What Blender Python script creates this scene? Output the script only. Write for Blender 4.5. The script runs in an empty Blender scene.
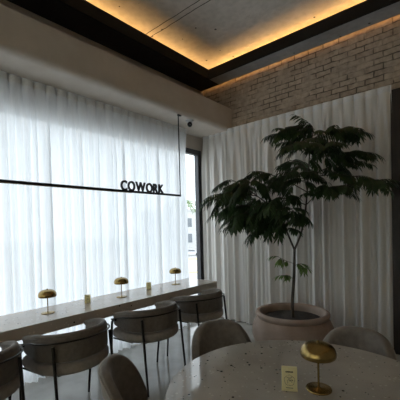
import bpy, math, random
from mathutils import Vector, Matrix
PI = math.pi
sc = bpy.context.scene
COL = sc.collection

# ------------------------------------------------------------------ camera, sky, exposure
cam_d = bpy.data.cameras.new('camera'); cam = bpy.data.objects.new('camera', cam_d); COL.objects.link(cam)
yaw, roll, pit = 0.71074, -0.02583, -0.02001
F = Vector((-math.sin(yaw)*math.cos(pit), math.cos(yaw)*math.cos(pit), math.sin(pit)))
Rt = Vector((math.cos(yaw), math.sin(yaw), 0)); Up = Rt.cross(F)
Rr = Rt*math.cos(roll)+Up*math.sin(roll); Uu = Up*math.cos(roll)-Rt*math.sin(roll)
M = Matrix((Rr, Uu, -F)).transposed().to_4x4(); M.translation = (0, 0, 1.5)
cam.matrix_world = M
cam_d.sensor_width = 36; cam_d.lens = 320.11/400*36; cam_d.shift_y = 0.0837
cam_d.clip_end = 400; cam_d.clip_start = .02
sc.camera = cam
w = bpy.data.worlds.new('sky'); sc.world = w; w.use_nodes = True
bg = w.node_tree.nodes['Background']; bg.inputs[0].default_value = (.86, .93, 1.0, 1); bg.inputs[1].default_value = 3.05
sc.view_settings.view_transform = 'Standard'; sc.view_settings.look = 'None'
sc.view_settings.gamma = 1; sc.view_settings.use_curve_mapping = False
sc.view_settings.exposure = 0.1
sc.cycles.max_bounces = 14; sc.cycles.diffuse_bounces = 7; sc.cycles.transparent_max_bounces = 24
sc.cycles.transmission_bounces = 10; sc.cycles.glossy_bounces = 5
sc.cycles.sample_clamp_indirect = 6
# sky portal in the window opening (guides sampling only, gives no light of its own)
for wd, mt in ((6.6, ((0, 0, -1, -3.63), (1, 0, 0, .87), (0, -1, 0, 1.4), (0, 0, 0, 1))),
               (4.0, ((1, 0, 0, -.7), (0, 0, -1, -3.73), (0, 1, 0, 1.4), (0, 0, 0, 1)))):
    pl = bpy.data.lights.new('window_portal', 'AREA'); pl.shape = 'RECTANGLE'; pl.size = wd; pl.size_y = 2.8
    pl.cycles.is_portal = True
    po = bpy.data.objects.new('window_portal', pl); COL.objects.link(po)
    po.matrix_world = Matrix(mt)

# ------------------------------------------------------------------ materials
def nt(name):
    m = bpy.data.materials.new(name); m.use_nodes = True
    n = m.node_tree.nodes; return m, n, m.node_tree.links, n['Principled BSDF']
def ramp(n, a, b, ca, cb):
    r = n.new('ShaderNodeValToRGB'); r.color_ramp.elements[0].position = a; r.color_ramp.elements[1].position = b
    r.color_ramp.elements[0].color = (*ca, 1); r.color_ramp.elements[1].color = (*cb, 1); return r
def noisy(name, ca, cb, scale=8, rough=.6, bump=.05, metal=0, detail=6, sheen=0, stretch=None):
    m, n, l, p = nt(name)
    tc = n.new('ShaderNodeTexCoord'); no = n.new('ShaderNodeTexNoise')
    no.inputs['Scale'].default_value = scale; no.inputs['Detail'].default_value = detail
    if stretch:
        mp = n.new('ShaderNodeMapping'); mp.inputs['Scale'].default_value = stretch
        l.new(tc.outputs['Object'], mp.inputs[0]); l.new(mp.outputs[0], no.inputs['Vector'])
    else: l.new(tc.outputs['Object'], no.inputs['Vector'])
    r = ramp(n, .35, .68, ca, cb); l.new(no.outputs[0], r.inputs[0]); l.new(r.outputs[0], p.inputs['Base Color'])
    p.inputs['Roughness'].default_value = rough; p.inputs['Metallic'].default_value = metal
    if sheen: p.inputs['Sheen Weight'].default_value = sheen; p.inputs['Sheen Roughness'].default_value = .4
    if bump:
        b = n.new('ShaderNodeBump'); b.inputs['Strength'].default_value = bump; b.inputs['Distance'].default_value = .02
        l.new(no.outputs[0], b.inputs['Height']); l.new(b.outputs[0], p.inputs['Normal'])
    return m
def terrazzo(name, ca, cb, chip, rough, scale=55, dens=.82):
    m, n, l, p = nt(name)
    tc = n.new('ShaderNodeTexCoord'); no = n.new('ShaderNodeTexNoise'); no.inputs['Scale'].default_value = 5
    no.inputs['Detail'].default_value = 8
    l.new(tc.outputs['Object'], no.inputs['Vector'])
    r = ramp(n, .35, .7, ca, cb); l.new(no.outputs[0], r.inputs[0])
    last = r.outputs[0]
    for sc_, d, c, t in ((scale, dens, chip, .26), (scale*1.9, .93, chip, .28), (scale*1.2, .86, tuple(min(1, x*1.18) for x in cb), .3)):
        v = n.new('ShaderNodeTexVoronoi'); v.inputs['Scale'].default_value = sc_
        l.new(tc.outputs['Object'], v.inputs['Vector'])
        lt = n.new('ShaderNodeMath'); lt.operation = 'LESS_THAN'; lt.inputs[1].default_value = t; l.new(v.outputs['Distance'], lt.inputs[0])
        sx = n.new('ShaderNodeSeparateColor'); l.new(v.outputs['Color'], sx.inputs[0])
        gt = n.new('ShaderNodeMath'); gt.operation = 'GREATER_THAN'; gt.inputs[1].default_value = d; l.new(sx.outputs[0], gt.inputs[0])
        mu = n.new('ShaderNodeMath'); mu.operation = 'MULTIPLY'; l.new(lt.outputs[0], mu.inputs[0]); l.new(gt.outputs[0], mu.inputs[1])
        mx = n.new('ShaderNodeMix'); mx.data_type = 'RGBA'; l.new(mu.outputs[0], mx.inputs[0]); l.new(last, mx.inputs[6]); mx.inputs[7].default_value = (*c, 1)
        last = mx.outputs[2]
    l.new(last, p.inputs['Base Color']); p.inputs['Roughness'].default_value = rough
    return m
def plain(name, c, rough=.5, metal=0, emit=None, es=0):
    m, n, l, p = nt(name); p.inputs['Base Color'].default_value = (*c, 1)
    p.inputs['Roughness'].default_value = rough; p.inputs['Metallic'].default_value = metal
    if emit: p.inputs['Emission Color'].default_value = (*emit, 1); p.inputs['Emission Strength'].default_value = es
    return m
def concrete(name, ca, cb, seams=()):
    m, n, l, p = nt(name)
    tc = n.new('ShaderNodeTexCoord')
    a = n.new('ShaderNodeTexNoise'); a.inputs['Scale'].default_value = 1.3; a.inputs['Detail'].default_value = 9; a.inputs['Roughness'].default_value = .62
    b = n.new('ShaderNodeTexNoise'); b.inputs['Scale'].default_value = 14; b.inputs['Detail'].default_value = 6
    for x in (a, b): l.new(tc.outputs['Object'], x.inputs['Vector'])
    r = ramp(n, .34, .68, ca, cb); l.new(a.outputs[0], r.inputs[0])
    r2 = ramp(n, .3, .6, (.85, .845, .84), (1, 1, 1)); l.new(b.outputs[0], r2.inputs[0])
    mx = n.new('ShaderNodeMix'); mx.data_type = 'RGBA'; mx.blend_type = 'MULTIPLY'; mx.inputs[0].default_value = 1
    l.new(r.outputs[0], mx.inputs[6]); l.new(r2.outputs[0], mx.inputs[7]); last = mx.outputs[2]
    # pits
    v = n.new('ShaderNodeTexVoronoi'); v.inputs['Scale'].default_value = 6; l.new(tc.outputs['Object'], v.inputs['Vector'])
    lt = n.new('ShaderNodeMath'); lt.operation = 'LESS_THAN'; lt.inputs[1].default_value = .09; l.new(v.outputs['Distance'], lt.inputs[0])
    m2 = n.new('ShaderNodeMix'); m2.data_type = 'RGBA'; l.new(lt.outputs[0], m2.inputs[0]); l.new(last, m2.inputs[6]); m2.inputs[7].default_value = (.05, .045, .04, 1); last = m2.outputs[2]
    if seams:
        sp = n.new('ShaderNodeSeparateXYZ'); l.new(tc.outputs['Object'], sp.inputs[0])
        no = n.new('ShaderNodeTexNoise'); no.inputs['Scale'].default_value = 5; l.new(tc.outputs['Object'], no.inputs['Vector'])
        for y0, wd in seams:
            s = n.new('ShaderNodeMath'); s.operation = 'SUBTRACT'; s.inputs[1].default_value = y0; l.new(sp.outputs[1], s.inputs[0])
            q = n.new('ShaderNodeMath'); q.operation = 'MULTIPLY_ADD'; l.new(no.outputs[0], q.inputs[0]); q.inputs[1].default_value = .03; l.new(s.outputs[0], q.inputs[2])
            ab = n.new('ShaderNodeMath'); ab.operation = 'ABSOLUTE'; l.new(q.outputs[0], ab.inputs[0])
            c = n.new('ShaderNodeMath'); c.operation = 'LESS_THAN'; c.inputs[1].default_value = wd; l.new(ab.outputs[0], c.inputs[0])
            k = n.new('ShaderNodeMix'); k.data_type = 'RGBA'; l.new(c.outputs[0], k.inputs[0]); l.new(last, k.inputs[6]); k.inputs[7].default_value = (.06, .05, .045, 1); last = k.outputs[2]
    l.new(last, p.inputs['Base Color']); p.inputs['Roughness'].default_value = .75
    bp = n.new('ShaderNodeBump'); bp.inputs['Strength'].default_value = .25; bp.inputs['Distance'].default_value = .02
    l.new(b.outputs[0], bp.inputs['Height']); l.new(bp.outputs[0], p.inputs['Normal'])
    return m
def brick_mat():
    m, n, l, p = nt('whitewashed_brick')
    tc = n.new('ShaderNodeTexCoord'); mp = n.new('ShaderNodeMapping'); mp.inputs['Rotation'].default_value = (PI/2, 0, 0)
    l.new(tc.outputs['Object'], mp.inputs[0])
    wn = n.new('ShaderNodeTexNoise'); wn.inputs['Scale'].default_value = 9; l.new(tc.outputs['Object'], wn.inputs['Vector'])
    ad = n.new('ShaderNodeVectorMath'); ad.operation = 'MULTIPLY_ADD'; ad.inputs[1].default_value = (.03, .03, 0)
    l.new(wn.outputs['Color'], ad.inputs[0]); l.new(mp.outputs[0], ad.inputs[2])
    b = n.new('ShaderNodeTexBrick'); l.new(ad.outputs[0], b.inputs['Vector'])
    b.inputs['Scale'].default_value = 1; b.inputs['Brick Width'].default_value = .195; b.inputs['Row Height'].default_value = .068
    b.inputs['Mortar Size'].default_value = .007; b.inputs['Mortar Smooth'].default_value = .25
    b.inputs['Color1'].default_value = (.52, .43, .345, 1); b.inputs['Color2'].default_value = (.43, .355, .285, 1); b.inputs['Bias'].default_value = 0
    # mortar: partly whitewashed over, partly dark gaps
    g = n.new('ShaderNodeTexNoise'); g.inputs['Scale'].default_value = 5.5; g.inputs['Detail'].default_value = 5; l.new(tc.outputs['Object'], g.inputs['Vector'])
    gr = ramp(n, .44, .58, (.14, .115, .09), (.44, .37, .30)); l.new(g.outputs[0], gr.inputs[0]); l.new(gr.outputs[0], b.inputs['Mortar'])
    st = n.new('ShaderNodeTexNoise'); st.inputs['Scale'].default_value = 22; st.inputs['Detail'].default_value = 6; l.new(tc.outputs['Object'], st.inputs['Vector'])
    sr = ramp(n, .3, .62, (.7, .69, .68), (1, 1, 1)); l.new(st.outputs[0], sr.inputs[0])
    mx = n.new('ShaderNodeMix'); mx.data_type = 'RGBA'; mx.blend_type = 'MULTIPLY'; mx.inputs[0].default_value = 1
    l.new(b.outputs[0], mx.inputs[6]); l.new(sr.outputs[0], mx.inputs[7]); l.new(mx.outputs[2], p.inputs['Base Color'])
    p.inputs['Roughness'].default_value = .8
    iv = n.new('ShaderNodeMath'); iv.operation = 'SUBTRACT'; iv.inputs[0].default_value = 1; l.new(b.outputs['Fac'], iv.inputs[1])
    h = n.new('ShaderNodeMath'); h.operation = 'MULTIPLY_ADD'; l.new(st.outputs[0], h.inputs[0]); h.inputs[1].default_value = .35; l.new(iv.outputs[0], h.inputs[2])
    bp = n.new('ShaderNodeBump'); bp.inputs['Strength'].default_value = .7; bp.inputs['Distance'].default_value = .012
    l.new(h.outputs[0], bp.inputs['Height']); l.new(bp.outputs[0], p.inputs['Normal'])
    return m
def sheer(name, col, transp, transl):
    m, n, l, p = nt(name); n.remove(p)
    out = n['Material Output']
    tc = n.new('ShaderNodeTexCoord'); mp = n.new('ShaderNodeMapping'); mp.inputs['Scale'].default_value = (140, 140, 6)
    no = n.new('ShaderNodeTexNoise'); no.inputs['Scale'].default_value = 1; no.inputs['Detail'].default_value = 3
    l.new(tc.outputs['Object'], mp.inputs[0]); l.new(mp.outputs[0], no.inputs['Vector'])
    r = ramp(n, .3, .7, tuple(c*.93 for c in col), col); l.new(no.outputs[0], r.inputs[0])
    d = n.new('ShaderNodeBsdfDiffuse'); t = n.new('ShaderNodeBsdfTranslucent'); x = n.new('ShaderNodeBsdfTransparent')
    l.new(r.outputs[0], d.inputs[0]); l.new(r.outputs[0], t.inputs[0])
    a = n.new('ShaderNodeMixShader'); a.inputs[0].default_value = transl; l.new(d.outputs[0], a.inputs[1]); l.new(t.outputs[0], a.inputs[2])
    b = n.new('ShaderNodeMixShader'); b.inputs[0].default_value = transp; l.new(a.outputs[0], b.inputs[1]); l.new(x.outputs[0], b.inputs[2])
    l.new(b.outputs[0], out.inputs[0]); return m
def glass_mat():
    m, n, l, p = nt('window_glass'); n.remove(p); out = n['Material Output']
    x = n.new('ShaderNodeBsdfTransparent'); x.inputs[0].default_value = (.97, .985, .98, 1); g = n.new('ShaderNodeBsdfGlossy'); g.inputs['Roughness'].default_value = .02
    lw_ = n.new('ShaderNodeLayerWeight'); lw_.inputs['Blend'].default_value = .5; pw = n.new('ShaderNodeMath'); pw.operation = 'POWER'; pw.inputs[1].default_value = 5; l.new(lw_.outputs['Facing'], pw.inputs[0])
    f = n.new('ShaderNodeMath'); f.operation = 'MULTIPLY_ADD'; l.new(pw.outputs[0], f.inputs[0]); f.inputs[1].default_value = .9; f.inputs[2].default_value = .04
    b = n.new('ShaderNodeMixShader'); l.new(f.outputs[0], b.inputs[0]); l.new(x.outputs[0], b.inputs[1]); l.new(g.outputs[0], b.inputs[2]); l.new(b.outputs[0], out.inputs[0]); return m
def leaf_mat(name, ca, cb):
    m, n, l, p = nt(name); out = n['Material Output']
    tc = n.new('ShaderNodeTexCoord'); no = n.new('ShaderNodeTexNoise'); no.inputs['Scale'].default_value = 9; l.new(tc.outputs['Object'], no.inputs['Vector'])
    r = ramp(n, .35, .65, ca, cb); l.new(no.outputs[0], r.inputs[0]); l.new(r.outputs[0], p.inputs['Base Color']); p.inputs['Roughness'].default_value = .42
    t = n.new('ShaderNodeBsdfTranslucent'); l.new(r.outputs[0], t.inputs[0])
    b = n.new('ShaderNodeMixShader'); b.inputs[0].default_value = .25; l.new(p.outputs[0], b.inputs[1]); l.new(t.outputs[0], b.inputs[2]); l.new(b.outputs[0], out.inputs[0]); return m

M_ceil = concrete('ceiling_concrete', (.60, .55, .50), (.70, .65, .60), ((2.79, .006), (2.87, .006), (1.2, .006)))
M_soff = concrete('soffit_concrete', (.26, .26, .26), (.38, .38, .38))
M_brick = brick_mat()
M_plaster = noisy('bulkhead_plaster', (.50, .445, .385), (.56, .505, .445), 5, .8, .06)
M_wall = noisy('wall_plaster', (.44, .39, .34), (.50, .45, .39), 4, .8, .05)
M_dark = noisy('dark_steel_soffit_shade', (.011, .0095, .0085), (.018, .0155, .0135), 10, .85, .02)  # dark metal of the curtain track; on the left soffit it paints shade
M_fascia = noisy('matt_black_fascia', (.003, .0025, .002), (.005, .004, .0035), 10, .95, .01)
M_floor = noisy('polished_concrete', (.30, .29, .265), (.42, .405, .375), 3, .12, .01, detail=9)
M_counter = terrazzo('counter_terrazzo', (.50, .435, .37), (.57, .50, .43), (.06, .045, .035), .07, 30, .975)
M_table = terrazzo('table_terrazzo', (.385, .36, .315), (.46, .43, .38), (.045, .035, .03), .06, 42, .955)
M_sheer = sheer('sheer_white_voile', (.90, .92, .94), .06, .62)
M_drape = sheer('white_linen_voile', (.86, .84, .81), .02, .25)
M_cream = sheer('cream_fill_voile', (.88, .82, .66), .03, .68)
M_tape = noisy('curtain_heading_tape', (.74, .74, .74), (.82, .82, .82), 60, .9, .05)
M_frame = noisy('charcoal_aluminium', (.030, .032, .038), (.045, .047, .055), 12, .4, .01)
M_glass = glass_mat()
M_fab = noisy('taupe_velvet', (.122, .102, .082), (.16, .135, .11), 30, .85, .08, sheen=.25)
M_seat = noisy('pale_taupe_velvet', (.27, .235, .20), (.33, .29, .25), 30, .85, .08, sheen=.25)
M_fabl = noisy('grey_velvet', (.155, .135, .115), (.205, .18, .155), 30, .85, .08, sheen=.25)
M_pipe = noisy('velvet_piping', (.26, .235, .21), (.32, .29, .26), 30, .8, .05)
M_met = noisy('dark_bronze_metal', (.020, .016, .013), (.032, .026, .021), 15, .35, .01, metal=.6)
M_brass = noisy('brushed_brass', (.29, .20, .07), (.37, .26, .10), 25, .27, .02, metal=1)
M_black = plain('sign_black', (.012, .012, .013), .45)
M_warm = plain('warm_strip_diffuser', (.30, .22, .14), .5)
M_led = plain('warm_led', (1, .6, .25), .5, 0, (1, .57, .19), 19)
M_led2 = plain('warm_led_dim', (1, .6, .25), .5, 0, (1, .5, .15), 2)
M_wood = noisy('dark_stained_timber', (.014, .008, .006), (.026, .015, .010), 6, .5, .05, stretch=(8, 8, .6))
M_pot = noisy('clay_pot', (.33, .25, .205), (.42, .325, .27), 7, .85, .1)
M_soil = noisy('dark_soil', (.018, .013, .010), (.05, .036, .026), 40, .95, .6)
M_bark = noisy('grey_brown_bark', (.05, .042, .032), (.10, .082, .064), 40, .85, .3, stretch=(1, 1, .3))
M_leaf = leaf_mat('dark_green_leaf', (.020, .040, .014), (.042, .080, .024))
M_leafl = leaf_mat('young_green_leaf', (.11, .19, .04), (.17, .27, .07))
M_card = sheer('pale_yellow_card', (.88, .82, .56), 0, .45)
M_ink = plain('black_ink', (.05, .045, .035), .6)
M_white = plain('white_plastic', (.55, .55, .54), .4)
M_cctv = plain('camera_black_dome', (.006, .006, .007), .12)
M_street = noisy('pale_pavement', (.38, .37, .36), (.44, .43, .42), .3, .9, 0)
M_yel = noisy('yellow_road_marking', (.65, .5, .2), (.7, .55, .25), 1, .8, 0)
M_pink = noisy('pinkish_paving', (.55, .42, .38), (.6, .47, .42), .5, .9, 0)
M_bld = noisy('white_render', (.5, .5, .5), (.56, .56, .56), .5, .8, 0)
M_car = plain('white_car_paint', (.6, .6, .62), .25)
M_tyre = plain('black_rubber', (.02, .02, .02), .8)
M_dglass = plain('dark_glass', (.16, .18, .2), .1)
M_palm = leaf_mat('palm_green', (.10, .17, .05), (.16, .24, .08))

# ------------------------------------------------------------------ helpers
class MB:
    def __init__(s): s.v = []; s.f = []
    def box(s, x0, x1, y0, y1, z0, z1):
        b = len(s.v)
        s.v += [(x, y, z) for z in (z0, z1) for y in (y0, y1) for x in (x0, x1)]
        s.f += [tuple(b+i for i in q) for q in ((0, 2, 3, 1), (4, 5, 7, 6), (0, 1, 5, 4), (2, 6, 7, 3), (0, 4, 6, 2), (1, 3, 7, 5))]
        return s
    def grid(s, rows, closed_u=False, cap=False):
        b = len(s.v); n = len(rows[0])
        for r in rows: s.v += [tuple(p) for p in r]
        for i in range(len(rows)-1):
            for j in range(n if closed_u else n-1):
                k = (j+1) % n
                s.f.append((b+i*n+j, b+i*n+k, b+(i+1)*n+k, b+(i+1)*n+j))
        if cap:
            s.f.append(tuple(b+j for j in range(n-1, -1, -1))); s.f.append(tuple(b+(len(rows)-1)*n+j for j in range(n)))
        return s
    def lathe(s, prof, n=32, c=(0, 0, 0), cap=True):
        rows = [[(c[0]+r*math.cos(2*PI*j/n), c[1]+r*math.sin(2*PI*j/n), c[2]+z) for j in range(n)] for r, z in prof]
        return s.grid(rows, True, cap)
    def tube(s, pts, rad, n=8, closed=False):
        pts = [Vector(p) for p in pts]; N = len(pts); rows = []; prev = None
        for i, p in enumerate(pts):
            if closed: t = pts[(i+1) % N]-pts[i-1]
            else: t = pts[min(i+1, N-1)]-pts[max(i-1, 0)]
            t.normalize()
            if prev is None:
                a = Vector((0, 0, 1)) if abs(t.z) < .9 else Vector((1, 0, 0)); u = t.cross(a).normalized()
            else: u = (prev-t*prev.dot(t)).normalized()
            prev = u; v = t.cross(u)
            r = rad[i] if isinstance(rad, (list, tuple)) else rad
            rows.append([p+(u*math.cos(2*PI*k/n)+v*math.sin(2*PI*k/n))*r for k in range(n)])
        if closed: rows.append(rows[0]); return s.grid(rows, True)
        return s.grid(rows, True, True)
    def build(s, name, mat, parent=None, smooth=True, bevel=0, seg=2, loc=None):
        me = bpy.data.meshes.new(name); me.from_pydata(s.v, [], s.f); me.update(); me.materials.append(mat)
        o = bpy.data.objects.new(name, me); COL.objects.link(o)
        if parent: o.parent = parent
        if loc: o.location = loc
        import bmesh
        bm = bmesh.new(); bm.from_mesh(me); bmesh.ops.remove_doubles(bm, verts=bm.verts, dist=1e-6); bmesh.ops.recalc_face_normals(bm, faces=bm.faces)
        bm.to_mesh(me); bm.free()
        if smooth:
            for p in me.polygons: p.use_smooth = True
            try: me.set_sharp_from_angle(angle=math.radians(42))
            except Exception: pass
        if bevel:
            b = o.modifiers.new('bevel', 'BEVEL'); b.width = bevel; b.segments = seg; b.limit_method = 'ANGLE'
        return o
def tag(o, label=None, cat=None, group=None, kind=None):
    if label: o['label'] = label
    if cat: o['category'] = cat
    if group: o['group'] = group
    if kind: o['kind'] = kind
    return o
def empty(name, loc, rz=0, **k):
    o = bpy.data.objects.new(name, None); COL.objects.link(o); o.location = loc; o.rotation_euler = (0, 0, rz); o.empty_display_size = .1
    return tag(o, **k)
def struct(name, mb, mat, label=None, cat=None, **k):
    return tag(mb.build(name, mat, **k), label, cat, kind='structure')
def copy_tree(o, parent=None):
    c = o.copy(); COL.objects.link(c)
    if parent: c.parent = parent
    for ch in list(o.children): copy_tree(ch, c)
    return c

# ------------------------------------------------------------------ setting
WX, BY, RX, FY, CZ = -3.5, 4.25, 2.6, -3.6, 4.02
SZ = 3.79
struct('floor', MB().box(WX-.2, RX+.15, FY-.15, BY+.15, -.2, 0), M_floor, 'grey polished concrete floor of the whole room', 'floor', smooth=False)
struct('ceiling', MB().box(WX-.2, RX+.15, FY-.15, BY+.15, CZ, CZ+.15), M_ceil, 'raw concrete ceiling with formwork seams above the glowing cove', 'ceiling', smooth=False)
W0, W1, WZ0, WZ1 = -2.4, 4.15, .06, 2.78
lw = MB().box(WX-.09, WX, FY-.15, BY+.15, WZ1, CZ).box(WX-.09, WX, W1, BY+.15, 0, WZ1).box(WX-.09, WX, FY-.15, W0, 0, WZ1).box(WX-.09, WX, W0, W1, 0, WZ0)
struct('wall_left', lw, M_wall, 'beige plaster wall around the tall window on the left', 'wall', smooth=False)
struct('wall_back', MB().box(WX, RX, BY, BY+.15, 0, CZ), M_brick, 'whitewashed brick wall above the right curtain', 'wall', smooth=False)
struct('wall_right', MB().box(RX, RX+.15, FY, BY+.15, 0, CZ), M_wall, 'plaster wall on the right side of the room', 'wall', smooth=False)
struct('wall_front', MB().box(WX, -2.7, FY-.15, FY, 0, CZ).box(1.3, RX+.15, FY-.15, FY, 0, CZ).box(-2.7, 1.3, FY-.15, FY, WZ1, CZ).box(-2.7, 1.3, FY-.15, FY, 0, WZ0), M_wall, 'plaster wall on the near side of the room', 'wall', smooth=False)
# window frame + pane
xf0, xf1 = WX-.085, WX-.005
wf = MB().box(xf0, xf1, W0, W1, WZ1-.08, WZ1).box(xf0, xf1, W0, W1, WZ0, WZ0+.07)
wf.box(xf0, xf1, W1-.085, W1, WZ0+.07, WZ1-.08).box(xf0, xf1, W0, W0+.06, WZ0+.07, WZ1-.08)
wo = struct('window_1', wf, M_frame, 'tall window in charcoal metal frame behind the sheer curtain', 'window', smooth=False)
MB().box(xf0+.03, xf0+.038, W0+.06, W1-.085, WZ0+.07, WZ1-.08).build('pane', M_glass, wo, smooth=False)
wf = MB().box(-2.7, 1.3, FY-.08, FY-.01, WZ1-.08, WZ1).box(-2.7, 1.3, FY-.08, FY-.01, WZ0, WZ0+.07)  # unseen window, added to fill the room with soft light
for x in (-2.7, -.73, 1.24): wf.box(x, x+.06, FY-.08, FY-.01, WZ0+.07, WZ1-.08)
wo = struct('fill_window', wf, M_frame, 'wide window behind a cream curtain, added unseen at the near end of the room as fill light', 'window', smooth=False)
for x in (-2.64, -.67): MB().box(x, x+1.91, FY-.05, FY-.042, WZ0+.07, WZ1-.08).build('pane', M_glass, wo, smooth=False)

# bulkhead over the window curtain, rounded lower edge
bx, bz0, bz1 = -2.93, 3.0, 3.365
prof = [(WX, bz1), (bx, bz1)] + [(bx-.07+.07*math.cos(-a), bz0+.07+.07*math.sin(-a)) for a in [PI/2*i/8 for i in range(9)]] + [(WX, bz0)]
struct('trim_1', MB().grid([[(x, y, z) for x, z in prof] for y in (FY, BY)], True, True), M_plaster, 'pale plaster bulkhead boxed along the top of the window wall', 'bulkhead')
# coffer: soffit slabs, dark fascia, LED strips
fx, fy = -3.10, 3.90
struct('trim_2', MB().box(WX, fx-.02, FY, BY-.06, SZ, SZ+.03), M_dark, 'soffit strip over the plaster bulkhead, coloured black for the shade it lies in', 'soffit', smooth=False)  # black colour stands in for the shade above the bulkhead
struct('trim_3', MB().box(fx-.02, RX, fy+.02, BY-.06, SZ, SZ+.03), M_soff, 'grey concrete soffit strip along the brick wall', 'soffit', smooth=False)
struct('trim_5', MB().box(1.9, RX, FY, fy+.02, SZ, SZ+.03).box(fx-.02, 1.9, FY, -2.9, SZ, SZ+.03), M_soff, 'grey concrete soffit strip on the far sides of the raised ceiling', 'soffit', smooth=False)
fa = MB().box(fx-.02, fx, -2.9, fy+.02, SZ-.015, 3.92).box(fx, 1.9, fy, fy+.02, SZ-.015, 3.92).box(1.88, 1.9, -2.9, fy, SZ-.015, 3.92).box(fx, 1.88, -2.92, -2.9, SZ-.015, 3.92)
struct('trim_4', fa, M_fascia, 'black fascia edging the raised concrete ceiling', 'fascia', smooth=False)
for x0, x1, y0, y1, lab in ((fx-.15, fx-.13, -2.9, fy+.02, 'amber light strip behind the left black ceiling fascia above the bulkhead'),
                            (fx-.10, 1.9, fy+.13, fy+.15, 'amber light strip behind the black ceiling fascia above the brick wall'),
                            (2.03, 2.05, -2.9, fy, 'amber light strip added unseen behind the right black ceiling fascia for warm ambient light'),  # right and near strips are added out of view for warm ambient light
                            (fx, 1.9, -3.05, -3.03, 'amber light strip added unseen behind the near black ceiling fascia for warm ambient light')):
    st = tag(MB().box(x0, x1, y0, y1, 3.875, 3.89).build('light_strip', M_led, smooth=False), lab, 'strip light')
    MB().box(x0, x1, y0, y1, SZ+.03, 3.875).build('holder', M_white, st, smooth=False)
tag(MB().box(WX+.03, RX, BY-.076, BY-.062, SZ+.045, SZ+.06).build('light_strip', M_led2, smooth=False),
    'dim amber light strip in the gap between grey soffit and top of the brick wall', 'strip light')

# dark timber door beside the right curtain
dr = struct('door_1', MB().box(-.715, .55, BY-.09, BY, 0, 2.98), M_wood, 'tall dark timber door panel right of the white curtain', 'door', smooth=False, bevel=.004)

# ------------------------------------------------------------------ curtains
def curtain(name, mat, along, span, plane, face, z0, z1, lam, amp, seed, label, group=None, n_per=14):
    """folds run along one axis; header pleats at top, looser folds below"""
    rnd = random.Random(seed); a, b = span; L = b-a
    ph = [rnd.uniform(0, 6.28) for _ in range(8)]
    n = int(L/lam*n_per)
    zs = [z1, z1-.012, z1-.03, z1-.075, z1-.085, z1-.10, z1-.14, z1-.2, z1-.3, z1-.45]
    k = 14
    zs += [zs[-1]+(z0-zs[-1])*(i/k) for i in range(1, k+1)]
    rows = []
    for z in zs:
        d = (z1-z)/(z1-z0); row = []
        for i in range(n+1):
            s = L*i/n
            low = min(1, max(0, (z1-z-.08)/.5))
            warp = low*(.55*math.sin(2*PI*s/1.1+ph[0])+.5*math.sin(2*PI*s/.47+ph[1]+d*.5)+.35*math.sin(2*PI*s/.29+ph[2]-d*.6)) 
            q = 2*PI*s/lam+warp
            c = math.cos(q)
            fold = .55*c*(.6+.4*math.sin(2*PI*s/.83+ph[3]))+.5*math.sin(q*.62+ph[4])+.34*math.sin(q*1.63+ph[6]+.4*d)+.16*math.sin(q*2.4+ph[5])+.2*math.sin(q*.31+ph[7])
            head = 1.6*abs(math.sin(q/2))**.4-1.0
            u = .032*head*(1-low)+amp*fold*low
            if z > z1-.08: u = .032*head
            dz = 0
            if z == z1: u *= .35
            if z == z0: dz = .012*math.sin(q*.5+ph[5])
            p = (plane+face*u, a+s, z+dz) if along == 'y' else (a+s, plane+face*u, z+dz)
            row.append(p)
        rows.append(row)
    o = MB().grid(rows).build(name, mat)
    for p in o.data.polygons: p.use_smooth = True
    if 'sharp_edge' in o.data.attributes: o.data.attributes.remove(o.data.attributes['sharp_edge'])
    tag(o, label, 'curtain', group)
    # heading tape: narrow band stitched over the pleats
    t = MB().grid([[(p[0]+(face*.003 if along == 'y' else 0), p[1]+(face*.003 if along != 'y' else 0), p[2]) for p in r] for r in rows[1:4]]).build('heading_tape', M_tape, o)
    t['label'] = 'stiff pleated heading band'
    return o
curtain('sheer_curtain', M_sheer, 'y', (-1.6, 3.6), -3.33, 1, .012, 2.999, .115, .05, 3, 'long translucent white sheer curtain hanging before the bright window, glowing with daylight')
curtain('drape_curtain', M_drape, 'x', (-3.465, -.70), 4.15, -1, .012, 3.035, .125, .046, 8, 'white pleated curtain against the brick wall behind the potted tree')
curtain('sheer_curtain', M_cream, 'x', (-2.9, 1.5), FY+.16, 1, .012, 3.0, .14, .04, 5, 'cream translucent curtain added over the unseen near window to warm its light')  # added out of view; its cream cloth warms the fill daylight
tag(MB().box(-3.42, -3.38, -1.7, 3.66, 2.985, 3.0).build('curtain_track', M_dark, smooth=False), 'thin dark curtain track under the plaster bulkhead over the window', 'curtain track')
tag(MB().box(-3.46, -.70, 4.19, 4.25, 2.99, 3.012).build('curtain_track', M_wall, smooth=False), 'thin beige curtain track at the foot of the bare brick', 'curtain track')

# ------------------------------------------------------------------ counter
ct = empty('window_counter', (-2.97, 1.2, 0), label='long beige terrazzo window counter with lamps on it before the sheer curtain', cat='counter')
MB().box(-.27, .27, -2.9, 2.27, .65, .75).build('worktop', M_counter, ct, smooth=False, bevel=.004)
for yy in (2.2, .72, -1.9):
    l_ = MB().box(-.255, -.225, yy, yy+.03, 0, .65).build('leg', M_white, ct, smooth=False, bevel=.003)

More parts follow.
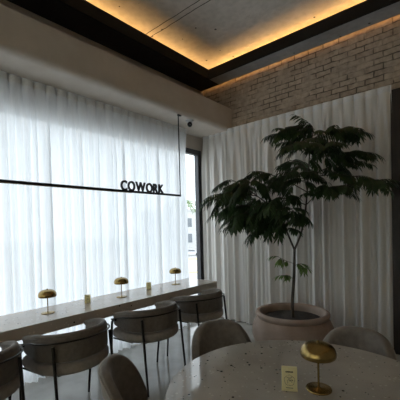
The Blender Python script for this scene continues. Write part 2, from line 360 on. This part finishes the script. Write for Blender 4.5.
# ------------------------------------------------------------------ counter chairs
def upath(hw, xf, n=9, m=18):
    """open-U outline, back towards +x, front ends at x = xf; returns (x, y, nx, ny)"""
    R = hw; out = []
    for i in range(n): out.append((xf+(0-xf)*i/n, -R, 0, -1))
    for i in range(m+1):
        a = -PI/2+PI*i/m; out.append((R*.92*math.cos(a), R*math.sin(a), math.cos(a), math.sin(a)))
    for i in range(1, n+1): out.append((xf*i/n, R, 0, 1))
    return out
def sweep_shell(path, z_lo, z_hi, th, ends=True):
    rows = []; N = len(path)
    for i, (x, y, nx, ny) in enumerate(path):
        t = min(i, N-1-i); e = 1 if t >= 3 else (.35, .72, .92)[t]
        zl, zh = z_lo(i/(N-1)), z_hi(i/(N-1)); zc = (zl+zh)/2; row = []
        for u, v in SEC: row.append((x+nx*th/2*u*min(1, e+.2), y+ny*th/2*u*min(1, e+.2), zc+(zh-zl)/2*(v if e == 1 else v*(.86+.14*e))))
        rows.append(row)
    return MB().grid(rows, True, True)
SEC = []
for cx, cy, a0 in ((.35, .80, 0), (-.35, .80, PI/2), (-.35, -.86, PI), (.35, -.86, 3*PI/2)):
    for k in range(5):
        a = a0+PI/2*k/4; SEC.append((cx+.65*math.cos(a), cy+(.20 if cy > 0 else .14)*math.sin(a)))
def dshape(hw, xf, n=10, m=20, r=.08):
    pts = [(xf+r-r*math.cos(a), -hw+r-r*math.sin(a)) for a in [PI/2*i/4 for i in range(5)]]
    pts += [(hw*.92*math.cos(-PI/2+PI*i/m), hw*math.sin(-PI/2+PI*i/m)) for i in range(m+1)]
    pts += [(xf+r-r*math.cos(a), hw-r+r*math.sin(a)) for a in [PI/2-PI/2*i/4 for i in range(5)]]
    return pts
def cushion(pts, z0, z1, r=.034):
    """upholstered slab with rounded edges and a slightly crowned top"""
    cx = sum(p[0] for p in pts)/len(pts); size = max(abs(p[1]) for p in pts); rows = []
    prof = [(.16, z0), (r, z0)]+[(r-r*math.sin(a), z0+r-r*math.cos(a)) for a in [PI/2*i/5 for i in range(1, 6)]]
    prof += [(r-r*math.cos(a), z1-r+r*math.sin(a)) for a in [PI/2*i/5 for i in range(0, 6)]]+[(.09, z1+.006), (.16, z1+.01), (.23, z1+.012)]
    for d, z in prof: rows.append([(cx+(x-cx)*(1-d/size), y*(1-d/size), z) for x, y in pts])
    return MB().grid(rows, True, True)
def counter_chair():
    t = empty('armchair', (0, 0, 0), cat='chair', group='armchairs along the window counter')
    P = upath(.265, -.20)
    zl = lambda u: .550+.035*(1-math.sin(PI*u))**2
    zh = lambda u: .672+.07*max(0, math.sin(PI*u))**1.1
    sweep_shell(P, zl, zh, .052).build('backrest', M_fab, t)
    # padded top roll
    roll = [(x-nx*.004, y-ny*.004, zh(i/(len(P)-1))-.006) for i, (x, y, nx, ny) in enumerate(P)]
    MB().tube(roll, .0245, 12).build('top_roll', M_fab, t)
    cushion(dshape(.297, -.25), .455, .538, .03).build('seat', M_seat, t)
    MB().box(-.2, .16, -.19, .19, .44, .46).build('seat_base', M_met, t, smooth=False)
    rl = [(x+nx*.041, y+ny*.041, zh(i/(len(P)-1))-.036) for i, (x, y, nx, ny) in enumerate(P)]
    MB().tube(rl, .0065, 8).build('back_rail', M_met, t)
    def at_u(i): x, y, nx, ny = P[i]; return x+nx*.044, y+ny*.044
    N = len(P)
    iq = 9+4
    for sgn, i in ((-1, iq), (1, N-1-iq)):
        x, y = at_u(i)
        MB().tube([(x, y, zh(.3)-.05), (x+.02, y, .5), (x+.07, y*1.02, .006)], [.012, .0115, .010], 10).build('leg', M_met, t)
    for sgn in (-1, 1):
        y = sgn*(.265+.044)
        MB().tube([(-.12, y, .645), (-.16, y, .636), (-.18, y, .615), (-.188, y, .57), (-.25, y*.95, .006)], [.011, .0115, .0115, .0115, .010], 10).build('leg', M_met, t)
    MB().tube([(-.20, -.285, .448), (.05, -.25, .447), (.05, .25, .447), (-.20, .285, .448)], .008, 8).build('seat_frame', M_met, t)
    return t
cc = counter_chair()
spots = [(-2.46, 1.24, .03, 'taupe velvet armchair at the counter in front of the leftmost brass lamp, seen whole'),
         (-2.46, 2.055, -.02, 'taupe velvet armchair at the counter with its slim bent legs in full view'),
         (-2.47, 2.82, -.04, 'taupe armchair at the far end of the counter, nearest the right curtain'),
         (-2.46, .56, 0, 'taupe armchair cut off by the left edge of the photo')]
for i, (x, y, r, lab) in enumerate(spots):
    o = cc if i == 0 else copy_tree(cc)
    o.location = (x, y, 0); o.rotation_euler = (0, 0, r); o['label'] = lab

# ------------------------------------------------------------------ round table and its chairs
TX, TY, TR = -.573, 1.392, .65
tb = empty('round_table', (TX, TY, 0), label='round grey terrazzo table with dark chips, lamp and card on it', cat='table')
MB().lathe([(TR-.02, .715), (TR-.004, .722), (TR, .732), (TR-.001, .745), (TR-.005, .75)], 96).build('tabletop', M_table, tb)
MB().lathe([(.07, .03), (.055, .08), (.05, .6), (.07, .69), (.22, .714)], 32).build('pedestal', M_met, tb)
MB().lathe([(.30, 0), (.30, .012), (.27, .025), (.07, .035)], 48).build('foot', M_met, tb)
def tub_chair():
    t = empty('tub_chair', (0, 0, 0), cat='chair', group='tub chairs around the round table')
    # curved shell, back towards +x
    rows = []; pip = []; N = 36; AM = 1.27
    top = lambda a: .805-.27*(abs(a)/AM)**3.2
    for i in range(N+1):
        a = -AM+2*AM*i/N; zt = top(a); zb = .42; row = []
        fl = lambda z: .205+.05*((z-.42)/.38)
        for u, v in SEC:
            z = zb+(zt-zb)*(v+1)/2; e = min(1, min(i, N-i)/3*.35+.65)
            r = fl(z)+.030*u*e
            row.append((r*math.cos(a)*.95, r*math.sin(a), z))
        rows.append(row)
        r = fl(zt)+.026; pip.append((r*math.cos(a)*.95, r*math.sin(a), zt-.016))
    MB().grid(rows, True, True).build('backrest', M_fabl, t)
    MB().tube(pip, .0045, 8).build('piping', M_pipe, t)
    cushion(dshape(.22, -.25), .38, .48).build('seat', M_fabl, t)
    for sx in (-1, 1):
        for sy in (-1, 1):
            MB().tube([(sx*.15, sy*.15, .40), (sx*.21, sy*.2, .004)], [.017, .010], 10).build('leg', M_met, t)
    return t
tc = tub_chair()
for i, (x, y, rot, lab) in enumerate([(-1.31, 1.10, 222, 'tub chair at the round table nearest the window counter, seen from its side'),
                                      (-1.265, 1.745, 150, 'tub chair across the round table, just left of the clay pot'),
                                      (-.58, 2.05, 92, 'tub chair across the round table beside the brass lamp, right of the clay pot')]):
    o = tc if i == 0 else copy_tree(tc)
    o.location = (x, y, 0); o.rotation_euler = (0, 0, math.radians(rot)); o['label'] = lab

# ------------------------------------------------------------------ brass mushroom lamps
def lamp():
    t = empty('table_lamp', (0, 0, 0), cat='lamp')
    MB().lathe([(.056, 0), (.057, .003), (.055, .007), (.012, .009), (.006, .012)], 40).build('base', M_brass, t)
    MB().lathe([(.0048, .008), (.0048, .165)], 14).build('stem', M_brass, t)
    prof = [(.071, .148), (.076, .152), (.0785, .160), (.0780, .172), (.073, .188), (.062, .202), (.045, .211), (.024, .216), (.004, .217)]
    inner = [(.004, .212), (.044, .204), (.066, .185), (.072, .165), (.069, .152)]
    MB().lathe(inner[::1]+prof, 48).build('lamp_shade', M_brass, t)
    MB().lathe([(.004, .165), (.012, .167), (.014, .18), (.010, .20), (.004, .212)], 16).build('socket', M_brass, t)
    MB().lathe([(.001, .216), (.006, .217), (.006, .223), (.001, .224)], 14).build('finial', M_brass, t)
    return t
lp = lamp()
for i, (x, y, z, lab) in enumerate([(-.544, 1.43, .75, 'brass mushroom lamp standing on the round table'),
                                    (-2.97, 1.29, .75, 'leftmost brass mushroom lamp on the window counter'),
                                    (-2.97, 2.096, .75, 'middle one of the three brass mushroom lamps on the counter'),
                                    (-3.02, 2.985, .75, 'brass mushroom lamp near the far end of the counter by the window gap')]):
    o = lp if i == 0 else copy_tree(lp)
    o.location = (x, y, z); o['label'] = lab
    if i: o['group'] = 'brass lamps along the counter'

# ------------------------------------------------------------------ card stands
def card():
    t = empty('card_stand', (0, 0, 0), cat='card')
    MB().box(-.034, .034, -.009, .009, .004, .106).build('card', M_card, t, smooth=False, bevel=.0015)
    MB().box(-.035, .035, -.014, .014, 0, .006).build('base', M_card, t, smooth=False, bevel=.001)
    k = MB()
    rr = random.Random(5)
    for i in range(6): x = -.014+i*.0055; k.box(x-.0023, x+.0023, -.0102, -.0090, .083+rr.uniform(-.001, .001), .0895)
    k.build('heading', M_ink, t, smooth=False)
    d = MB(); n = 22
    for i in range(n):
        a0, a1 = 2*PI*i/n, 2*PI*(i+.62)/n
        pts = [(.0225*math.cos(a)*(1+.05*math.sin(5*a)), -.0098, .048+.0235*math.sin(a)*(1+.05*math.sin(5*a))) for a in (a0, (a0+a1)/2, a1)]
        d.tube(pts, .0009, 5)
    for _ in range(16):
        a = rr.uniform(0, 6.28); r = rr.uniform(.002, .017); x, z = r*math.cos(a), .048+r*math.sin(a); b = rr.uniform(0, 6.28)
        d.tube([(x, -.0098, z), (x+.004*math.cos(b), -.0098, z+.004*math.sin(b)), (x+.007*math.cos(b+.7), -.0098, z+.007*math.sin(b+.7))], .0008, 5)
    d.build('drawing', M_ink, t, smooth=False)
    MB().box(-.016, .016, -.0102, -.0090, .0125, .0145).build('caption', M_ink, t, smooth=False)
    return t
cd = card()
for i, (x, y, z, r, lab) in enumerate([(-.645, 1.345, .75, .48, 'pale yellow card with a round drawing on the round table'),
                                       (-3.03, 1.72, .75, 1.05, 'pale yellow card on the counter between the left and middle lamps'),
                                       (-3.06, 2.56, .75, 1.0, 'pale yellow card on the counter between the middle and far lamps')]):
    o = cd if i == 0 else copy_tree(cd)
    o.location = (x, y, z); o.rotation_euler = (0, 0, r); o['label'] = lab
    if i: o['group'] = 'yellow cards on the counter'; o.scale = (.85, .85, .8)

# ------------------------------------------------------------------ hanging sign
sg = empty('hanging_sign', (-2.98, 3.08, 3.0), label='black hanging rod sign with the letters COWORK before the sheer curtain', cat='sign')
ry, rz = 3.08, 3.0
MB().box(-.011, .011, -4.6, .006, -1.087, -1.062).build('rail', M_black, sg, smooth=False, bevel=.002)
MB().box(-.010, .010, -4.6, -.8, -1.0915, -1.087).build('diffuser', M_warm, sg, smooth=False)
MB().tube([(0, 0, -1.07), (0, 0, 0)], .0075, 8).build('hanger', M_black, sg)
MB().tube([(0, -4.3, -1.07), (0, -4.3, 0)], .0075, 8).build('hanger', M_black, sg)
MB().box(-.012, .012, -.012, .05, -.014, 0).build('bracket', M_black, sg, smooth=False, bevel=.002)
deps = bpy.context.evaluated_depsgraph_get
word = 'COWORK'; widths = []; meshes = []
for ch in word:
    cu = bpy.data.curves.new('t', 'FONT'); cu.body = ch; cu.size = .165; cu.extrude = .009; cu.offset = .0042; cu.resolution_u = 6
    o = bpy.data.objects.new('t', cu); COL.objects.link(o); bpy.context.view_layer.update()
    me = bpy.data.meshes.new_from_object(o.evaluated_get(deps())); COL.objects.unlink(o); bpy.data.objects.remove(o)
    xs = [v.co.x for v in me.vertices]; ys = [v.co.y for v in me.vertices]
    meshes.append((me, min(xs), max(xs), min(ys), max(ys)))
cap = meshes[4][4]-meshes[4][3]
tot = sum(m[2]-m[1] for m in meshes); target, gap = .645, .010
kx = (target-gap*5)/tot; kz = .113/cap; y = 2.135-ry
for (me, x0, x1, y0, y1) in meshes:
    me.name = 'letter'
    for v in me.vertices:
        X, Y, Z = v.co; v.co = (Z, y+(X-x0)*kx, -1.064+Y*kz)
    me.materials.clear(); me.materials.append(M_black)
    lo = bpy.data.objects.new('letter', me); COL.objects.link(lo); lo.parent = sg
    y += (x1-x0)*kx+gap

# security camera
sv = empty('security_camera', (-3.03, 3.36, 3.0), label='small black dome security camera under the bulkhead beside the sign hanger', cat='camera')
MB().lathe([(.056, 0), (.056, -.012), (.048, -.022), (.02, -.026)], 28).build('mount', M_white, sv)
MB().lathe([(.002, -.092), (.016, -.090), (.028, -.080), (.035, -.064), (.036, -.052), (.030, -.034), (.018, -.024)], 28).build('dome', M_cctv, sv)
ln = MB().lathe([(.010, 0), (.011, .004), (.007, .006), (.001, .006)], 16).build('lens', plain('lens_grey', (.10, .10, .11), .2), sv)
ln.location = (.026, -.018, -.066); ln.rotation_euler = Vector((.8, -.5, -.25)).to_track_quat('Z', 'Y').to_euler()

# ------------------------------------------------------------------ potted tree
PX, PY = -1.57, 3.37
tr = empty('potted_tree', (PX, PY, 0), label='large indoor tree with feathery dark green leaves in a round clay pot', cat='plant')
PS = 1.045
pot = [(.20, 0), (.25, .01), (.33, .08), (.395, .18), (.425, .28), (.42, .36), (.39, .43), (.365, .462), (.372, .478), (.385, .492), (.386, .508), (.376, .521), (.358, .527), (.338, .522), (.325, .508), (.322, .47), (.325, .42)]
MB().lathe([(r*PS, z*1.02) for r, z in pot], 72).build('pot', M_pot, tr)
MB().lathe([(.322, .455), (.2, .462), (.03, .47)], 40).build('soil', M_soil, tr)
BR = {
'trunk': [(-1.55, 3.35, 0.45), (-1.55, 3.35, 0.661), (-1.526, 3.35, 0.943), (-1.515, 3.35, 1.22)],
'left': [(-1.515, 3.35, 1.22), (-1.596, 3.32, 1.443), (-1.68, 3.28, 1.646), (-1.884, 3.2, 1.837), (-2.05, 3.12, 1.98), (-2.15, 3.08, 2.04)],
'right': [(-1.515, 3.35, 1.22), (-1.437, 3.38, 1.439), (-1.395, 3.4, 1.71), (-1.376, 3.42, 1.981), (-1.348, 3.42, 2.301), (-1.31, 3.42, 2.50), (-1.345, 3.42, 2.585)],
'a': [(-1.375, 3.42, 2.003), (-1.155, 3.46, 2.012), (-0.88, 3.52, 1.964), (-0.74, 3.53, 1.91)],
'b': [(-1.361, 3.42, 2.174), (-1.144, 3.5, 2.236), (-0.877, 3.6, 2.217)],
'c': [(-1.335, 3.42, 2.405), (-1.14, 3.46, 2.48), (-0.96, 3.5, 2.42)],
'd': [(-1.347, 3.42, 2.322), (-1.45, 3.35, 2.56), (-1.60, 3.3, 2.50)],
'e': [(-1.381, 3.4, 1.85), (-1.586, 3.3, 1.994), (-1.813, 3.2, 2.1)],
'f': [(-1.68, 3.28, 1.646), (-1.922, 3.15, 1.724), (-2.13, 3.02, 1.73)],
'g': [(-1.68, 3.28, 1.646), (-1.788, 3.05, 1.626), (-1.922, 2.9, 1.608)],
'h': [(-1.395, 3.4, 1.71), (-1.184, 3.3, 1.846), (-0.998, 3.15, 1.837)],
'i': [(-1.381, 3.4, 1.872), (-1.329, 3.2, 1.975), (-1.283, 2.95, 2.002)],
'j': [(-1.375, 3.42, 2.003), (-1.524, 3.62, 2.203), (-1.754, 3.8, 2.31)],
'k': [(-1.436, 3.38, 1.494), (-1.422, 3.2, 1.611), (-1.418, 3.05, 1.669)],
'm': [(-1.596, 3.32, 1.443), (-1.781, 3.45, 1.607), (-2.023, 3.6, 1.669)],
'n': [(-1.362, 3.42, 2.141), (-1.217, 3.3, 2.278), (-1.084, 3.15, 2.248)],
'o': [(-1.348, 3.42, 2.301), (-1.343, 3.2, 2.345), (-1.363, 3.05, 2.282)],
'p': [(-1.375, 3.42, 2.003), (-1.212, 3.7, 2.145), (-1.043, 3.85, 2.151)],
'q': [(-1.884, 3.2, 1.837), (-2.02, 3.0, 1.86), (-2.15, 2.85, 1.83)],
'r': [(-2.05, 3.12, 1.98), (-2.13, 3.22, 1.96), (-2.22, 3.3, 1.86)],
't': [(-1.884, 3.2, 1.837), (-1.82, 3.02, 1.95), (-1.78, 2.88, 1.95)],
'u': [(-1.922, 3.15, 1.724), (-2.05, 3.2, 1.66), (-2.1, 3.22, 1.58)],
'v': [(-1.395, 3.4, 1.71), (-1.5, 3.2, 1.78), (-1.62, 3.02, 1.75)],
'w': [(-1.68, 3.28, 1.646), (-1.83, 3.18, 1.60), (-1.99, 3.1, 1.53)],
'x': [(-1.62, 3.31, 1.50), (-1.72, 3.22, 1.50), (-1.80, 3.15, 1.46)],
'y': [(-1.58, 3.32, 1.41), (-1.56, 3.25, 1.47), (-1.62, 3.15, 1.48)],
's1': [(-1.53, 3.35, 1.07), (-1.609, 3.33, 1.10), (-1.68, 3.3, 1.14)],
's2': [(-1.531, 3.35, 1.02), (-1.478, 3.35, 1.07), (-1.42, 3.33, 1.03)],
's3': [(-1.54, 3.35, 0.90), (-1.577, 3.33, 0.935), (-1.608, 3.32, 0.93)]}
O = Vector((PX, PY, 0))
def smooth_path(pts, k=5):
    P = [Vector(p) for p in pts]; P = [P[0]*2-P[1]]+P+[P[-1]*2-P[-2]]; out = []
    for i in range(1, len(P)-2):
        for j in range(k):
            t = j/k; a, b, c, d = P[i-1:i+3]
            out.append(.5*((2*b)+(-a+c)*t+(2*a-5*b+4*c-d)*t*t+(-a+3*b-3*c+d)*t**3))
    out.append(P[-2]); return out
rnd = random.Random(11)
def leaflet(mb, base, d, up, L, W):
    """pointed leaflet, drooping along its length, V-folded about the midrib"""
    d = d.normalized(); side = d.cross(up).normalized(); nrm = side.cross(d)
    b = len(mb.v); prev = None
    st = [(0, .10), (.25, .85), (.5, 1.0), (.78, .62), (1, .03)]
    for t, wd in st:
        c = base+d*(L*t)+Vector((0, 0, -.28*L*t*t))
        for s_ in (-1, 0, 1): mb.v.append(tuple(c+side*(s_*W/2*wd)+nrm*(abs(s_)*W*.14*wd)-O))
    for i in range(len(st)-1):
        for j in (0, 1): q = b+i*3+j; mb.f.append((q, q+1, q+4, q+3))
def frond(leaf, stem, base, dr_, L, pairs, droop=.55, ls=.085):
    """pinnate leaf: arching rachis with paired hanging leaflets"""
    d = dr_.normalized(); pts = []; p = base.copy(); n = 8
    for i in range(n+1):
        pts.append(p.copy()); d = (d+Vector((0, 0, -droop/n))).normalized(); p = p+d*(L/n)
    stem.tube([q-O for q in pts], [.0032-.0022*i/n for i in range(n+1)], 5)
    for i in range(pairs+1):
        t = .22+.78*i/pairs; x = t*n; k = min(n-1, int(x)); q = pts[k].lerp(pts[k+1], x-k); tg = (pts[k+1]-pts[k]).normalized()
        side = tg.cross(Vector((0, 0, 1)));
        if side.length < .1: side = Vector((1, 0, 0))
        side.normalize(); up = side.cross(tg)
        size = ls*(.75+.5*math.sin(PI*min(1, t*.85)))*rnd.uniform(.85, 1.15)
        if i == pairs: leaflet(leaf, q, tg+Vector((0, 0, -.3)), up, size, size*.27)
        else:
            for s_ in (-1, 1):
                leaflet(leaf, q, side*s_*.8+tg*.75+Vector((0, 0, rnd.uniform(-.75, -.2))), up, size, size*.27)
rad = {'trunk': (.019, .013), 'left': (.0115, .004), 'right': (.012, .004)}
def sub_branch(k, mat_leaf, nf, L, pairs, ls=.085, droop=.55, t0=.3):
    pts = smooth_path(BR[k]); r0, r1 = rad.get(k, (.006, .0025))
    if k.startswith('s'): r0, r1 = .0025, .0015
    wood = MB().tube([q-O for q in pts], [r0+(r1-r0)*i/(len(pts)-1) for i in range(len(pts))], 8).build('branch', M_bark, tr)
    if not nf: return
    leaf, stem = MB(), MB(); N = len(pts)-1
    for i in range(nf):
        t = t0+(1-t0)*i/max(1, nf-1); x = t*N; j = min(N-1, int(x)); q = pts[j].lerp(pts[j+1], x-j); tg = (pts[j+1]-pts[j]); tg.z *= .3; tg.normalize()
        a = (1 if i % 2 else -1)*rnd.uniform(.4, 1.35) if i < nf-1 else rnd.uniform(-.2, .2)
        d = Matrix.Rotation(a, 3, 'Z') @ tg; d.z = rnd.uniform(-.15, .5); 
        if q.y+d.y*L > 3.98: d.y = (3.98-q.y)/L*.8
        frond(leaf, stem, q, d, L*rnd.uniform(.8, 1.15), pairs, droop*rnd.uniform(.8, 1.3), ls)
    f_ = leaf.build('foliage', mat_leaf, wood)
    stem.build('leaf_stalk', M_bark, wood)
MB().tube([q-O for q in smooth_path(BR['trunk'])], [.0195-.006*i/15 for i in range(16)], 12).build('trunk', M_bark, tr)
for k, nf, L in (('left', 20, .27), ('right', 18, .22), ('a', 20, .24), ('b', 19, .19), ('c', 20, .20), ('d', 15, .20), ('e', 18, .22),
                 ('f', 20, .25), ('g', 16, .24), ('h', 20, .2), ('i', 18, .2), ('j', 13, .2), ('k', 11, .19), ('m', 13, .22), ('n', 15, .19), ('o', 14, .18), ('p', 10, .2), ('q', 13, .25), ('r', 10, .24), ('t', 12, .24), ('u', 11, .24), ('v', 15, .24), ('w', 13, .24), ('x', 9, .22), ('y', 8, .2)):
    sub_branch(k, M_leaf, nf, L*1.12, 8, .068, 1.0 if k in 'wxyfgmqtrkv' or k == 'left' else .75, t0=.62 if k == 'right' else .3)
for k, nf in (('s1', 5), ('s2', 4), ('s3', 3)): sub_branch(k, M_leafl, nf, .11, 4, .055, .7, t0=.4)

# ------------------------------------------------------------------ outside the window (street one storey below)
GZ = -4.6
def ex(D, off=0): return Vector((-.678*D+.735*off, .735*D+.678*off, GZ))
ang = math.atan2(.735, -.678)
tag(MB().box(-200, -3.9, -60, 200, GZ-.3, GZ).build('street', M_street, smooth=False), 'pale pavement and street outside the window', 'street', kind='structure')
def strip(name, D0, D1, mat, lab, cat):
    o = MB().box(D0, D1, -30, 30, 0, .03).build(name, mat, smooth=False); o.location = (0, 0, GZ); o.rotation_euler = (0, 0, ang); tag(o, lab, cat); return o
strip('road_marking', 42.5, 44, M_yel, 'nearest yellow line on the street outside the window gap', 'road marking')
strip('paving_band', 46, 55, M_pink, 'pinkish paved band on the street outside', 'paving')
strip('road_marking', 60, 63, M_yel, 'far yellow line on the street outside, just below the car', 'road marking')
b = empty('office_building', ex(95, 0), ang, label='white flat-roofed building seen through the window gap', cat='building')
MB().box(0, 10, -14, 14, 0, 11).build('wall', M_bld, b, smooth=False)
MB().box(-.4, 10.4, -14.4, 14.4, 11, 11.5).build('roof', M_bld, b, smooth=False)
for j in range(-3, 4):
    for z in (1.6, 6.2): MB().box(-.08, .05, j*3.6-.9, j*3.6+1.1, z, z+2.6).build('window', M_dglass, b, smooth=False)
c = empty('car', ex(69, .3), ang, label='white car parked on the street outside the window gap', cat='car')
sec = [(-2.1, .35), (-2.15, .75), (-1.2, .92), (-.7, 1.42), (.9, 1.45), (1.6, .98), (2.1, .9), (2.15, .4)]
MB().grid([[(x, y, z) for y, z in sec] for x in (-.85, .85)], True, True).build('body', M_car, c, smooth=False, bevel=.05)
MB().grid([[(x, y, z) for y, z in ((-1.05, .95), (-.65, 1.35), (.85, 1.38), (1.4, 1.0))] for x in (-.87, .87)], True, True).build('side_window', M_dglass, c, smooth=False)
for y in (-1.35, 1.35):
    for x in (-.78, .78):
        wh = MB().lathe([(.2, -.1), (.32, -.1), (.33, 0), (.32, .1), (.2, .1)], 20).build('wheel', M_tyre, c); wh.rotation_euler = (0, PI/2, 0); wh.location = (x, y, .33)
pm = empty('palm_tree', ex(40, -.9), label='pale green palm tree in the street outside the window gap', cat='tree')
MB().tube([(0, 0, 0), (.1, .05, 3), (.05, 0, 6), (.15, 0, 9.3)], [.22, .17, .14, .13], 10).build('trunk', M_bark, pm)
lf = MB(); O = Vector((0, 0, 0))
for i in range(16):
    a = 2*PI*i/16; d = Vector((math.cos(a), math.sin(a), .5+.3*(i % 2))).normalized(); p = Vector((.15, 0, 9.3)); pts = []
    for j in range(9): pts.append(p.copy()); d = (d+Vector((0, 0, -.23))).normalized(); p = p+d*.36
    for j in range(1, 9):
        tg = (pts[j]-pts[j-1]).normalized(); sd = tg.cross(Vector((0, 0, 1))).normalized()
        for s_ in (-1, 1):
            for h in (0, .5): leaflet(lf, pts[j-1].lerp(pts[j], h), sd*s_+tg*.6+Vector((0, 0, -.4)), sd.cross(tg), .6, .07)
lf.build('fronds', M_palm, pm)
